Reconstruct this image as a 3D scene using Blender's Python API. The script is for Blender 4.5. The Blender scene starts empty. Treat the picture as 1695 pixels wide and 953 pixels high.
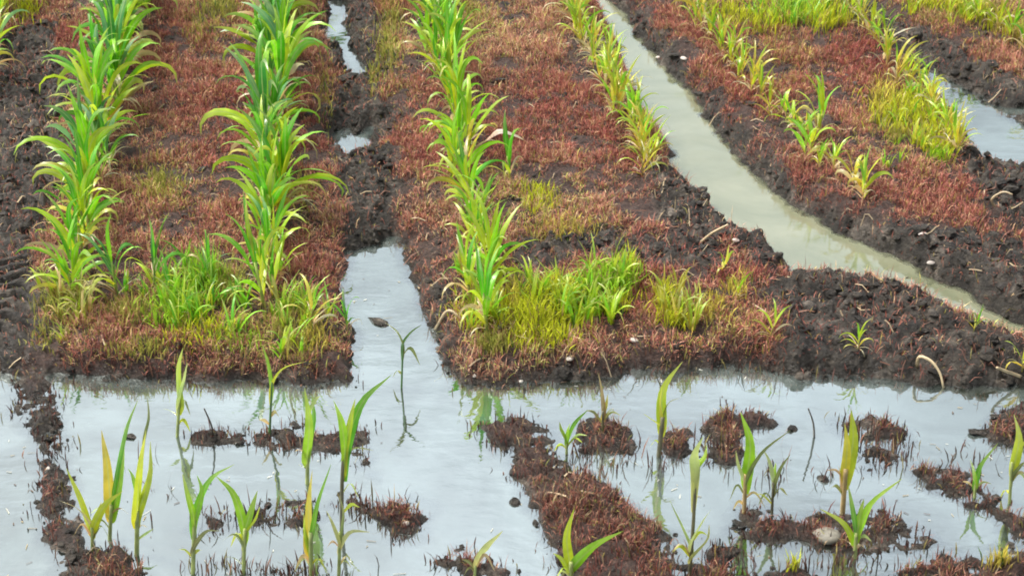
import bpy, math, random
import numpy as np
from mathutils import Vector, Matrix

R = math.radians
rng = np.random.default_rng(7)
random.seed(11)
S = bpy.context.scene
COL = S.collection

# ------------------------------------------------------------------ camera
IW, IH = 1695.0, 953.0
FPX, PITCH, CAMH = 3200.0, R(28.3), 3.49
cam = bpy.data.cameras.new('camera')
cam.sensor_width = 36.0
cam.lens = FPX / IW * 36.0
cam.clip_start = 0.1
cam.clip_end = 2000.0
camo = bpy.data.objects.new('camera', cam)
camo.location = (0, 0, CAMH)
camo.rotation_euler = (math.pi / 2 - PITCH, 0, 0)
COL.objects.link(camo)
S.camera = camo

# ------------------------------------------------------------------ sky, sun, exposure
SUN_EL, SUN_AZ = R(62), R(-72)          # azimuth from +Y, towards -X when negative
w = bpy.data.worlds.new('World'); S.world = w; w.use_nodes = True
nt = w.node_tree; nt.nodes.clear()
sky = nt.nodes.new('ShaderNodeTexSky'); sky.sky_type = 'NISHITA'; sky.sun_disc = False
sky.sun_elevation = SUN_EL; sky.sun_rotation = SUN_AZ
sky.air_density = 1.0; sky.dust_density = 6.0; sky.ozone_density = 1.0
hs = nt.nodes.new('ShaderNodeHueSaturation'); hs.inputs['Saturation'].default_value = 0.42
bg = nt.nodes.new('ShaderNodeBackground'); bg.inputs['Strength'].default_value = 0.12
out = nt.nodes.new('ShaderNodeOutputWorld')
tc = nt.nodes.new('ShaderNodeTexCoord'); cn = nt.nodes.new('ShaderNodeTexNoise')          # broken overcast, alike all round
cn.inputs['Scale'].default_value = 5.0; cn.inputs['Detail'].default_value = 6.0; cn.inputs['Distortion'].default_value = 0.8
cr = nt.nodes.new('ShaderNodeMapRange'); cr.inputs['From Min'].default_value = 0.3; cr.inputs['From Max'].default_value = 0.7
cr.inputs['To Min'].default_value = 0.68; cr.inputs['To Max'].default_value = 1.38
cm = nt.nodes.new('ShaderNodeMix'); cm.data_type = 'RGBA'; cm.blend_type = 'MULTIPLY'; cm.inputs['Factor'].default_value = 1.0
nt.links.new(tc.outputs['Generated'], cn.inputs['Vector']); nt.links.new(cn.outputs['Fac'], cr.inputs['Value'])
nt.links.new(sky.outputs[0], hs.inputs['Color']); nt.links.new(hs.outputs[0], cm.inputs['A']); nt.links.new(cr.outputs[0], cm.inputs['B'])
nt.links.new(cm.outputs['Result'], bg.inputs['Color'])
nt.links.new(bg.outputs[0], out.inputs['Surface'])
sl = bpy.data.lights.new('sun', 'SUN'); sl.energy = 1.5; sl.angle = R(12); sl.color = (1.0, 0.96, 0.90)
so = bpy.data.objects.new('sun', sl); COL.objects.link(so)
sd_ = Vector((math.sin(SUN_AZ) * math.cos(SUN_EL), math.cos(SUN_AZ) * math.cos(SUN_EL), math.sin(SUN_EL)))
so.rotation_euler = sd_.to_track_quat('Z', 'Y').to_euler(); so.location = (0, 5, 12)
S.view_settings.view_transform = 'Standard'
S.view_settings.look = 'None'
S.view_settings.gamma = 1.0
S.view_settings.exposure = 1.5
S.view_settings.use_curve_mapping = False
S.cycles.filter_width = 1.9

# ------------------------------------------------------------------ pixel -> place helpers
CP, SP = math.cos(PITCH), math.sin(PITCH)
def P(u, v, z=0.0):
    """photo pixel to the point where its ray meets the level z"""
    x = (u - IW / 2) / FPX; y = -(v - IH / 2) / FPX
    d = np.array([x, CP + y * SP, -SP + y * CP])
    t = (CAMH - z) / -d[2]
    return np.array([0, 0, CAMH]) + d * t
def PY(u, v, Y):
    """photo pixel to the point at ground distance Y"""
    x = (u - IW / 2) / FPX; y = -(v - IH / 2) / FPX
    d = np.array([x, CP + y * SP, -SP + y * CP])
    return np.array([0, 0, CAMH]) + d * (Y / d[1])
def poly_w(pts, z=0.0):
    return np.array([P(u, v, z)[:2] for u, v in pts])
def toPix(X, Y, Z):
    dz = Z - CAMH
    dep = Y * CP - dz * SP
    return IW / 2 + FPX * X / dep, IH / 2 - FPX * (Y * SP + dz * CP) / dep

# ------------------------------------------------------------------ noise (numpy)
def hash2(ix, iy, s):
    n = (ix.astype(np.int64) * 374761393 + iy.astype(np.int64) * 668265263 + s * 2147483647) & 0xffffffff
    n = ((n ^ (n >> 13)) * 1274126177) & 0xffffffff
    n = n ^ (n >> 16)
    return (n & 0xffffff) / float(0xffffff)
def vnoise(x, y, s=0):
    ix = np.floor(x); iy = np.floor(y); fx = x - ix; fy = y - iy
    fx = fx * fx * (3 - 2 * fx); fy = fy * fy * (3 - 2 * fy)
    a = hash2(ix, iy, s); b = hash2(ix + 1, iy, s); c = hash2(ix, iy + 1, s); d = hash2(ix + 1, iy + 1, s)
    return (a + (b - a) * fx) * (1 - fy) + (c + (d - c) * fx) * fy - 0.5
def fbm(x, y, f, o=4, s=0):
    r = 0; a = 1.0
    for k in range(o):
        r = r + a * vnoise(x * f + 17.3 * k, y * f - 9.1 * k, s + k); f *= 2.05; a *= 0.5
    return r
def worley(x, y, f, s=0):
    x = x * f; y = y * f
    ix = np.floor(x); iy = np.floor(y); d1 = np.full(x.shape, 9.0)
    for dx in (-1, 0, 1):
        for dy in (-1, 0, 1):
            cx = ix + dx; cy = iy + dy
            px = cx + hash2(cx, cy, s + 31); py = cy + hash2(cx, cy, s + 57)
            d1 = np.minimum(d1, np.hypot(px - x, py - y))
    return d1
def sdf(X, Y, poly, margin=0.6):
    """signed distance, positive inside; far points get -margin"""
    out = np.full(X.shape, -margin)
    x0, y0 = poly.min(0) - margin; x1, y1 = poly.max(0) + margin
    m = (X > x0) & (X < x1) & (Y > y0) & (Y < y1)
    if not m.any(): return out
    px = X[m]; py = Y[m]
    d = np.full(px.shape, 1e9); ins = np.zeros(px.shape, bool)
    n = len(poly)
    for i in range(n):
        ax, ay = poly[i]; bx, by = poly[(i + 1) % n]
        ex, ey = bx - ax, by - ay
        t = np.clip(((px - ax) * ex + (py - ay) * ey) / (ex * ex + ey * ey + 1e-12), 0, 1)
        d = np.minimum(d, (px - ax - t * ex) ** 2 + (py - ay - t * ey) ** 2)
        c = ((ay > py) != (by > py))
        if abs(ey) > 1e-12:
            ins ^= c & (px < ex * (py - ay) / ey + ax)
    out[m] = np.sqrt(d) * np.where(ins, 1, -1)
    return out
def smooth(a, b, x):
    t = np.clip((x - a) / (b - a), 0, 1); return t * t * (3 - 2 * t)

# ------------------------------------------------------------------ material helpers
def new_mat(name):
    m = bpy.data.materials.new(name); m.use_nodes = True
    n = m.node_tree.nodes; n.clear()
    o = n.new('ShaderNodeOutputMaterial'); b = n.new('ShaderNodeBsdfPrincipled')
    m.node_tree.links.new(b.outputs[0], o.inputs['Surface'])
    return m, m.node_tree, b, o
def N(t, k, **kw):
    n = t.nodes.new(k)
    for a, v in kw.items(): setattr(n, a, v)
    return n
def ramp(t, fac, stops):
    r = N(t, 'ShaderNodeValToRGB'); e = r.color_ramp.elements
    e[0].position, e[0].color = stops[0][0], (*stops[0][1], 1)
    e[1].position, e[1].color = stops[-1][0], (*stops[-1][1], 1)
    for p_, c in stops[1:-1]:
        x = e.new(p_); x.color = (*c, 1)
    t.links.new(fac, r.inputs[0]); return r.outputs[0]
def noise(t, scale, detail=6, rough=0.6, vec=None):
    n = N(t, 'ShaderNodeTexNoise'); n.inputs['Scale'].default_value = scale
    n.inputs['Detail'].default_value = detail; n.inputs['Roughness'].default_value = rough
    if vec is not None: t.links.new(vec, n.inputs['Vector'])
    return n
def mix(t, fac, a, b, mode='MIX'):
    m = N(t, 'ShaderNodeMix', data_type='RGBA', blend_type=mode)
    for sock, val in ((m.inputs['Factor'], fac), (m.inputs['A'], a), (m.inputs['B'], b)):
        if hasattr(val, 'is_output'): t.links.new(val, sock)
        elif isinstance(val, (int, float)): sock.default_value = val
        else: sock.default_value = (*val, 1)
    return m.outputs['Result']

# mud -------------------------------------------------------------
def mud_material(name, use_attr):
    m, t, b, o = new_mat(name)
    geo = N(t, 'ShaderNodeNewGeometry'); pos = geo.outputs['Position']
    n1 = noise(t, 9, 8, 0.65, pos); n2 = noise(t, 55, 8, 0.75, pos); n3 = noise(t, 2.2, 3, 0.5, pos)
    c = ramp(t, n1.outputs['Fac'], [(0.28, (0.006, 0.0053, 0.004)), (0.45, (0.019, 0.0165, 0.012)), (0.58, (0.046, 0.040, 0.031)), (0.74, (0.16, 0.14, 0.112))])
    c2 = ramp(t, n2.outputs['Fac'], [(0.36, (0.4, 0.38, 0.36)), (0.5, (0.95, 0.93, 0.92)), (0.66, (1.8, 1.72, 1.7))])
    c = mix(t, 1.0, c, c2, 'MULTIPLY')
    if use_attr:
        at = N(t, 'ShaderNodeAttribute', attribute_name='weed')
        shaded_litter = ramp(t, n2.outputs['Fac'], [(0.3, (0.012, 0.007, 0.006)), (0.52, (0.040, 0.020, 0.014)), (0.75, (0.13, 0.072, 0.05))])  # reddish litter under the weeds, darkened so gaps between blades look shaded
        c = mix(t, at.outputs['Fac'], c, shaded_litter)
    t.links.new(c, b.inputs['Base Color'])
    sx = N(t, 'ShaderNodeSeparateXYZ'); t.links.new(pos, sx.inputs[0])
    mr = N(t, 'ShaderNodeMapRange'); mr.inputs['From Min'].default_value = 0.0; mr.inputs['From Max'].default_value = 0.06
    mr.inputs['To Min'].default_value = 0.30; mr.inputs['To Max'].default_value = 0.62
    t.links.new(sx.outputs['Z'], mr.inputs['Value'])
    ad = N(t, 'ShaderNodeMath', operation='MULTIPLY_ADD'); ad.inputs[1].default_value = 0.35; 
    t.links.new(n3.outputs['Fac'], ad.inputs[0]); t.links.new(mr.outputs[0], ad.inputs[2])
    sb = N(t, 'ShaderNodeMath', operation='SUBTRACT'); sb.inputs[1].default_value = 0.14
    t.links.new(ad.outputs[0], sb.inputs[0])
    n4 = noise(t, 26, 4, 0.6, pos); g4 = N(t, 'ShaderNodeMapRange'); g4.inputs['From Min'].default_value = 0.46; g4.inputs['From Max'].default_value = 0.60
    g4.inputs['To Min'].default_value = 1.0; g4.inputs['To Max'].default_value = 0.42; t.links.new(n4.outputs['Fac'], g4.inputs['Value'])
    mu = N(t, 'ShaderNodeMath', operation='MULTIPLY'); t.links.new(sb.outputs[0], mu.inputs[0]); t.links.new(g4.outputs[0], mu.inputs[1]); t.links.new(mu.outputs[0], b.inputs['Roughness'])
    b.inputs['Specular IOR Level'].default_value = 0.32
    bu = N(t, 'ShaderNodeBump'); bu.inputs['Strength'].default_value = 1.0; bu.inputs['Distance'].default_value = 0.022
    nb = noise(t, 45, 8, 0.7, pos); t.links.new(nb.outputs['Fac'], bu.inputs['Height'])
    t.links.new(bu.outputs[0], b.inputs['Normal'])
    return m
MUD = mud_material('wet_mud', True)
CLOD = mud_material('clod_mud', False)

def water_material(name, silt, silt2, ior, rough, bumpd, clear):
    """silt-laden water: sky mirror over a cloudy body that lets the mud show where it is shallow"""
    m, t, b, o = new_mat(name); t.nodes.remove(b)
    geo = N(t, 'ShaderNodeNewGeometry'); pos = geo.outputs['Position']
    n1 = noise(t, 1.6, 6, 0.6, pos); n1.inputs['Distortion'].default_value = 1.4
    c = ramp(t, n1.outputs['Fac'], [(0.36, silt2), (0.62, silt)])
    df = N(t, 'ShaderNodeBsdfDiffuse'); t.links.new(c, df.inputs['Color'])
    tp = N(t, 'ShaderNodeBsdfTransparent'); tp.inputs['Color'].default_value = (0.75, 0.72, 0.62, 1)
    at = N(t, 'ShaderNodeAttribute', attribute_name='depth')
    mr = N(t, 'ShaderNodeMapRange'); mr.inputs['From Max'].default_value = clear; mr.inputs['To Min'].default_value = 0.05
    t.links.new(at.outputs['Fac'], mr.inputs['Value'])
    body = N(t, 'ShaderNodeMixShader'); t.links.new(mr.outputs[0], body.inputs[0]); t.links.new(tp.outputs[0], body.inputs[1]); t.links.new(df.outputs[0], body.inputs[2])
    gl = N(t, 'ShaderNodeBsdfGlossy'); gl.inputs['Roughness'].default_value = rough; gl.inputs['Color'].default_value = (0.90, 1.0, 0.975, 1)
    mp = N(t, 'ShaderNodeMapping'); mp.inputs['Scale'].default_value = (1, 1.8, 1); t.links.new(pos, mp.inputs[0])
    nb = noise(t, 14, 3, 0.5, mp.outputs[0]); nb2 = noise(t, 3.0, 2, 0.5, mp.outputs[0])
    ad = N(t, 'ShaderNodeMath', operation='MULTIPLY_ADD'); ad.inputs[1].default_value = 4.0
    t.links.new(nb2.outputs['Fac'], ad.inputs[0]); t.links.new(nb.outputs['Fac'], ad.inputs[2])
    bu = N(t, 'ShaderNodeBump'); bu.inputs['Strength'].default_value = 1.0; bu.inputs['Distance'].default_value = bumpd
    t.links.new(ad.outputs[0], bu.inputs['Height']); t.links.new(bu.outputs[0], gl.inputs['Normal'])
    fr = N(t, 'ShaderNodeFresnel'); fr.inputs['IOR'].default_value = ior; t.links.new(bu.outputs[0], fr.inputs['Normal'])
    ms = N(t, 'ShaderNodeMixShader'); t.links.new(fr.outputs[0], ms.inputs[0]); t.links.new(body.outputs[0], ms.inputs[1]); t.links.new(gl.outputs[0], ms.inputs[2])
    t.links.new(ms.outputs[0], o.inputs['Surface'])
    return m
WATER = water_material('silty_water', (0.080, 0.100, 0.092), (0.026, 0.030, 0.022), 4.4, 0.012, 0.0007, 0.035)
WATER_F = water_material('muddy_water', (0.160, 0.165, 0.105), (0.108, 0.118, 0.070), 1.95, 0.03, 0.0006, 0.02)

def leaf_material():
    m, t, b, o = new_mat('maize_leaf')
    oi = N(t, 'ShaderNodeObjectInfo'); uv = N(t, 'ShaderNodeUVMap')
    sx = N(t, 'ShaderNodeSeparateXYZ'); t.links.new(uv.outputs[0], sx.inputs[0])
    geo = N(t, 'ShaderNodeNewGeometry')
    # pale midrib
    d = N(t, 'ShaderNodeMath', operation='SUBTRACT'); d.inputs[1].default_value = 0.5; t.links.new(sx.outputs[0], d.inputs[0])
    a = N(t, 'ShaderNodeMath', operation='ABSOLUTE'); t.links.new(d.outputs[0], a.inputs[0])
    mr = N(t, 'ShaderNodeMapRange'); mr.inputs['From Min'].default_value = 0.04; mr.inputs['From Max'].default_value = 0.10
    mr.inputs['To Min'].default_value = 0.45; mr.inputs['To Max'].default_value = 0.0; t.links.new(a.outputs[0], mr.inputs['Value'])
    n1 = noise(t, 16, 4, 0.6, geo.outputs['Position'])
    var = ramp(t, n1.outputs['Fac'], [(0.3, (0.72, 0.72, 0.7)), (0.7, (1.28, 1.22, 1.1))])
    c = mix(t, 1.0, oi.outputs['Color'], var, 'MULTIPLY')
    # veins along the blade
    wv = N(t, 'ShaderNodeMath', operation='MULTIPLY'); wv.inputs[1].default_value = 70.0; t.links.new(sx.outputs[0], wv.inputs[0])
    sn = N(t, 'ShaderNodeMath', operation='SINE'); t.links.new(wv.outputs[0], sn.inputs[0])
    vr = N(t, 'ShaderNodeMapRange'); vr.inputs['From Min'].default_value = -1; vr.inputs['To Min'].default_value = 0.0; vr.inputs['To Max'].default_value = 0.14
    t.links.new(sn.outputs[0], vr.inputs['Value'])
    c = mix(t, vr.outputs[0], c, (0.03, 0.09, 0.01))
    c = mix(t, mr.outputs[0], c, (0.34, 0.42, 0.16))
    wb = N(t, 'ShaderNodeMapRange'); wb.inputs['From Min'].default_value = 0.0; wb.inputs['From Max'].default_value = 0.45
    wb.inputs['To Min'].default_value = 0.55; wb.inputs['To Max'].default_value = 0.0; t.links.new(sx.outputs[1], wb.inputs['Value'])
    c = mix(t, wb.outputs[0], c, mix(t, 1.0, c, (2.2, 1.5, 1.2), 'MULTIPLY'))
    # tips and margins turn yellow then tan
    tn = N(t, 'ShaderNodeMath', operation='MULTIPLY_ADD'); tn.inputs[1].default_value = 0.5
    t.links.new(n1.outputs['Fac'], tn.inputs[0]); t.links.new(sx.outputs[1], tn.inputs[2])
    tr = N(t, 'ShaderNodeMapRange'); tr.inputs['From Min'].default_value = 0.75; tr.inputs['From Max'].default_value = 1.3
    t.links.new(tn.outputs[0], tr.inputs['Value'])
    ml = N(t, 'ShaderNodeMath', operation='MULTIPLY'); t.links.new(tr.outputs[0], ml.inputs[0]); t.links.new(oi.outputs['Alpha'], ml.inputs[1])
    c = mix(t, ml.outputs[0], c, (0.42, 0.36, 0.14))
    t.links.new(c, b.inputs['Base Color'])
    b.inputs['Roughness'].default_value = 0.33; b.inputs['Specular IOR Level'].default_value = 0.6
    trl = N(t, 'ShaderNodeBsdfTranslucent'); t.links.new(c, trl.inputs['Color'])
    ms = N(t, 'ShaderNodeMixShader'); ms.inputs[0].default_value = 0.42
    t.links.new(b.outputs[0], ms.inputs[1]); t.links.new(trl.outputs[0], ms.inputs[2]); t.links.new(ms.outputs[0], o.inputs['Surface'])
    return m
LEAF = leaf_material()

def stem_material():
    m, t, b, o = new_mat('maize_stem')
    oi = N(t, 'ShaderNodeObjectInfo'); geo = N(t, 'ShaderNodeNewGeometry')
    n1 = noise(t, 30, 4, 0.6, geo.outputs['Position'])
    var = ramp(t, n1.outputs['Fac'], [(0.3, (0.6, 0.6, 0.6)), (0.7, (1.3, 1.25, 1.15))])
    t.links.new(mix(t, 1.0, oi.outputs['Color'], var, 'MULTIPLY'), b.inputs['Base Color'])
    b.inputs['Roughness'].default_value = 0.5
    return m
STEM = stem_material()

def blade_material(name, trans):
    m, t, b, o = new_mat(name)
    at = N(t, 'ShaderNodeAttribute', attribute_name='tint')
    t.links.new(at.outputs['Color'], b.inputs['Base Color']); b.inputs['Roughness'].default_value = 0.55
    b.inputs['Specular IOR Level'].default_value = 0.12
    trl = N(t, 'ShaderNodeBsdfTranslucent'); t.links.new(at.outputs['Color'], trl.inputs['Color'])
    ms = N(t, 'ShaderNodeMixShader'); ms.inputs[0].default_value = trans
    t.links.new(b.outputs[0], ms.inputs[1]); t.links.new(trl.outputs[0], ms.inputs[2]); t.links.new(ms.outputs[0], o.inputs['Surface'])
    return m
BLADE = blade_material('weed_blade', 0.25)
GRASS = blade_material('grass_blade', 0.38)

def stone_material():
    m, t, b, o = new_mat('pale_stone')
    oi = N(t, 'ShaderNodeObjectInfo'); geo = N(t, 'ShaderNodeNewGeometry')
    n1 = noise(t, 60, 6, 0.65, geo.outputs['Position'])
    var = ramp(t, n1.outputs['Fac'], [(0.3, (0.6, 0.56, 0.5)), (0.65, (1.1, 1.08, 1.05))])
    t.links.new(mix(t, 1.0, oi.outputs['Color'], var, 'MULTIPLY'), b.inputs['Base Color'])
    b.inputs['Roughness'].default_value = 0.6
    bu = N(t, 'ShaderNodeBump'); bu.inputs['Strength'].default_value = 0.5; bu.inputs['Distance'].default_value = 0.004
    t.links.new(n1.outputs['Fac'], bu.inputs['Height']); t.links.new(bu.outputs[0], b.inputs['Normal'])
    return m
STONE = stone_material()

# ------------------------------------------------------------------ object helpers
def tag(o, label=None, cat=None, group=None, kind=None):
    if label: o['label'] = label
    if cat: o['category'] = cat
    if group: o['group'] = group
    if kind: o['kind'] = kind
    return o
def mesh_np(name, verts, faces_flat, loop_n, mat, smooth_=True):
    me = bpy.data.meshes.new(name)
    nv = len(verts); nf = len(faces_flat) // loop_n
    me.vertices.add(nv); me.vertices.foreach_set('co', np.ascontiguousarray(verts, dtype=np.float32).ravel())
    me.loops.add(nf * loop_n); me.loops.foreach_set('vertex_index', np.ascontiguousarray(faces_flat, dtype=np.int32))
    me.polygons.add(nf); me.polygons.foreach_set('loop_start', np.arange(0, nf * loop_n, loop_n, dtype=np.int32))
    me.polygons.foreach_set('use_smooth', np.full(nf, smooth_))
    me.update(calc_edges=True)
    me.materials.append(mat)
    return me
def link(name, me, parent=None):
    o = bpy.data.objects.new(name, me); COL.objects.link(o)
    if parent is not None: o.parent = parent
    return o

# ================================================================== THE SETTING
# land and water outlines, traced as pixels and laid on the water level
MAIN = [(-900, 566), (-300, 575), (-60, 583), (20, 590), (45, 612), (80, 622), (200, 628), (330, 630), (470, 630), (587, 632), (650, 640),
        (762, 638), (830, 634), (930, 630), (1020, 625), (1040, 602), (1105, 612), (1180, 612), (1240, 604), (1330, 622), (1420, 632), (1560, 638), (1700, 642), (2600, 665),
        (2900, -700), (-1500, -700)]
CUTS = [
    # central furrow
    [(568, 420), (600, 396), (622, 402), (640, 392), (655, 388), (668, 415), (690, 450), (697, 500), (712, 540), (735, 590), (765, 640), (770, 700), (590, 700), (586, 632), (578, 560), (566, 500)],
    [(545, 222), (570, 212), (590, 222), (616, 216), (628, 252), (585, 262), (552, 256)],
    [(548, -10), (566, -10), (575, 40), (585, 80), (606, 105), (605, 142), (575, 140), (572, 112), (545, 70), (530, 45), (550, 30)],
    # right muddy furrow
    [(905, -120), (985, 0), (1035, 115), (1070, 198), (1120, 282), (1180, 352), (1215, 388), (1262, 398), (1300, 432), (1310, 468), (1440, 474), (1530, 508), (1640, 560), (1710, 580), (2600, 640),
     (2600, 560), (1700, 545), (1640, 518), (1600, 485), (1500, 440), (1400, 390), (1280, 322), (1200, 235), (1150, 165), (1085, 95), (1010, 0), (925, -130)],
    # far right puddle and the dark furrow above it
    [(1560, 170), (1590, 200), (1600, 258), (1660, 282), (1720, 300), (2200, 420), (2300, 300), (1720, 182), (1650, 172), (1600, 160), (1545, 128), (1520, 122), (1540, 150)],
]
# the islands and strips standing in the front water: (outline, height, steepness)
ISL = [
    ([(28, 596), (75, 616), (95, 700), (112, 800), (140, 880), (175, 953), (230, 1100), (150, 1100), (110, 953), (72, 880), (58, 750), (34, 690)], 0.05, 0.035),
    ([(112, 930), (150, 905), (195, 900), (235, 925), (245, 980), (130, 980)], 0.06, 0.03),
    ([(315, 720), (400, 712), (480, 710), (560, 722), (612, 712), (608, 732), (540, 746), (440, 745), (340, 736)], 0.022, 0.02),
    ([(345, 852), (420, 843), (500, 838), (520, 858), (470, 868), (400, 872), (350, 866)], 0.012, 0.03),
    ([(588, 748), (612, 740), (622, 770), (632, 800), (616, 796), (600, 774)], 0.02, 0.02),
    ([(612, 846), (640, 824), (690, 826), (712, 858), (700, 888), (650, 894), (620, 878)], 0.055, 0.03),
    ([(572, 822), (600, 826), (622, 840), (600, 852), (575, 836)], 0.014, 0.02),
    ([(800, 708), (850, 692), (905, 706), (930, 726), (915, 752), (960, 784), (1010, 806), (1060, 848), (1105, 886), (1120, 960), (1180, 1100), (960, 1100), (935, 953), (905, 880), (850, 800), (838, 756), (815, 740)], 0.055, 0.04),
    ([(940, 722), (965, 702), (1040, 700), (1066, 716), (1060, 742), (1000, 752), (955, 744)], 0.035, 0.025),
    ([(1085, 722), (1115, 706), (1140, 716), (1135, 742), (1095, 742)], 0.022, 0.02),
    ([(1172, 704), (1205, 682), (1262, 690), (1282, 704), (1275, 716), (1225, 730), (1220, 762), (1180, 766), (1170, 730)], 0.045, 0.022),
    ([(1385, 700), (1402, 688), (1450, 684), (1502, 712), (1480, 724), (1420, 722)], 0.035, 0.025),
    ([(1430, 742), (1500, 735), (1505, 760), (1470, 775), (1440, 770)], 0.006, 0.03),
    ([(1640, 700), (1680, 670), (1900, 690), (1900, 740), (1700, 732), (1660, 728)], 0.06, 0.03),
    ([(1650, 190), (1700, 192), (1760, 212), (1690, 208)], 0.05, 0.02),
    ([(1483, 770), (1520, 760), (1600, 790), (1700, 852), (1900, 930), (1900, 990), (1700, 900), (1600, 846), (1500, 792)], 0.035, 0.03),
    ([(1216, 866), (1250, 838), (1330, 846), (1400, 852), (1500, 862), (1534, 892), (1500, 912), (1410, 916), (1300, 906), (1230, 892)], 0.035, 0.03),
    ([(1480, 945), (1560, 922), (1640, 915), (1800, 905), (1800, 1010), (1500, 1010)], 0.03, 0.04),
    ([(1155, 945), (1185, 905), (1225, 912), (1245, 960), (1235, 1010), (1150, 1010)], 0.03, 0.03),
    ([(400, 962), (470, 938), (545, 945), (600, 975), (600, 1020), (400, 1020)], 0.02, 0.03),
    ([(742, 930), (760, 916), (790, 930), (838, 945), (838, 962), (780, 962)], 0.03, 0.02),
    ([(1080, 940), (1180, 935), (1330, 948), (1480, 950), (1480, 1020), (1080, 1020)], 0.012, 0.04),
]
MAIN_W = poly_w(MAIN); CUTS_W = [poly_w(c) for c in CUTS]; ISL_W = [(poly_w(p), h, s) for p, h, s in ISL]
# bare mud (pixels on the bed top) : outline, roughness
MUDS = [
    ([(-900, 330), (-100, 330), (0, 370), (75, 400), (70, 560), (45, 625), (-900, 640)], 0.35),
    ([(20, 60), (110, 40), (120, 180), (100, 330), (80, 400), (-60, 400), (-60, 180)], 0.8),
    ([(535, -60), (600, -60), (640, 60), (655, 200), (668, 330), (665, 390), (560, 400), (545, 250), (550, 120)], .6),
    ([(690, 440), (740, 470), (770, 610), (740, 640)], 0.4),
    ([(850, 392), (960, 385), (1090, 392), (1190, 380), (1240, 440), (1100, 450), (960, 432), (880, 450)], 0.6),
    ([(1060, 290), (1110, 262), (1200, 350), (1310, 430), (1330, 480), (1230, 450), (1190, 385), (1080, 370)], .75),
    ([(1240, 445), (1420, 455), (1540, 490), (1660, 560), (1900, 640), (1900, 680), (1300, 650), (1290, 560), (1330, 520), (1250, 490)], .5),
    ([(1000, -20), (1050, 0), (1130, 90), (1200, 180), (1260, 250), (1360, 330), (1460, 375), (1600, 380), (1900, 440), (1900, 600), (1640, 520), (1280, 330)], .45),
    ([(760, 600), (900, 590), (1040, 595), (1080, 620), (1040, 650), (750, 655)], 0.5),
    ([(40, 606), (300, 612), (590, 608), (590, 650), (40, 650)], 0.4),
    ([(1560, 260), (1620, 250), (1900, 330), (1900, 440), (1700, 380), (1600, 310)], 0.9),
    ([(1405, -40), (1448, -40), (1480, 10), (1570, 72), (1700, 138), (1900, 230), (1900, 320), (1600, 215), (1520, 140), (1440, 45)], 0.5),
    ([(20, 590), (90, 620), (120, 780), (170, 960), (100, 960), (40, 720)], 0.4),
]
MUDS_W = [(poly_w(p, 0.07), r) for p, r in MUDS]

TRENCH = poly_w([(1410, -60), (1455, 0), (1510, 60), (1560, 110), (1640, 150), (1600, 168), (1540, 130), (1490, 85), (1430, 15), (1370, -60)], 0.03)
def axis(a, b, step, far_lo, far_hi):
    core = list(np.arange(a, b + 1e-6, step)); lo = []; hi = []
    x, s = a, step
    while x > far_lo: s *= 1.22; x -= s; lo.append(x)
    x, s = b, step
    while x < far_hi: s *= 1.22; x += s; hi.append(x)
    return np.array(lo[::-1] + core + hi), len(lo), len(core)
GX0, GX1, GY0, GY1, GS = -2.85, 2.85, 4.35, 10.1, 0.0105
xs, xi0, xn = axis(GX0, GX1, GS, -90, 90)
ys, yi0, yn = axis(GY0, GY1, GS, -60, 300)
GXX, GYY = np.meshgrid(xs, ys)

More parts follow.
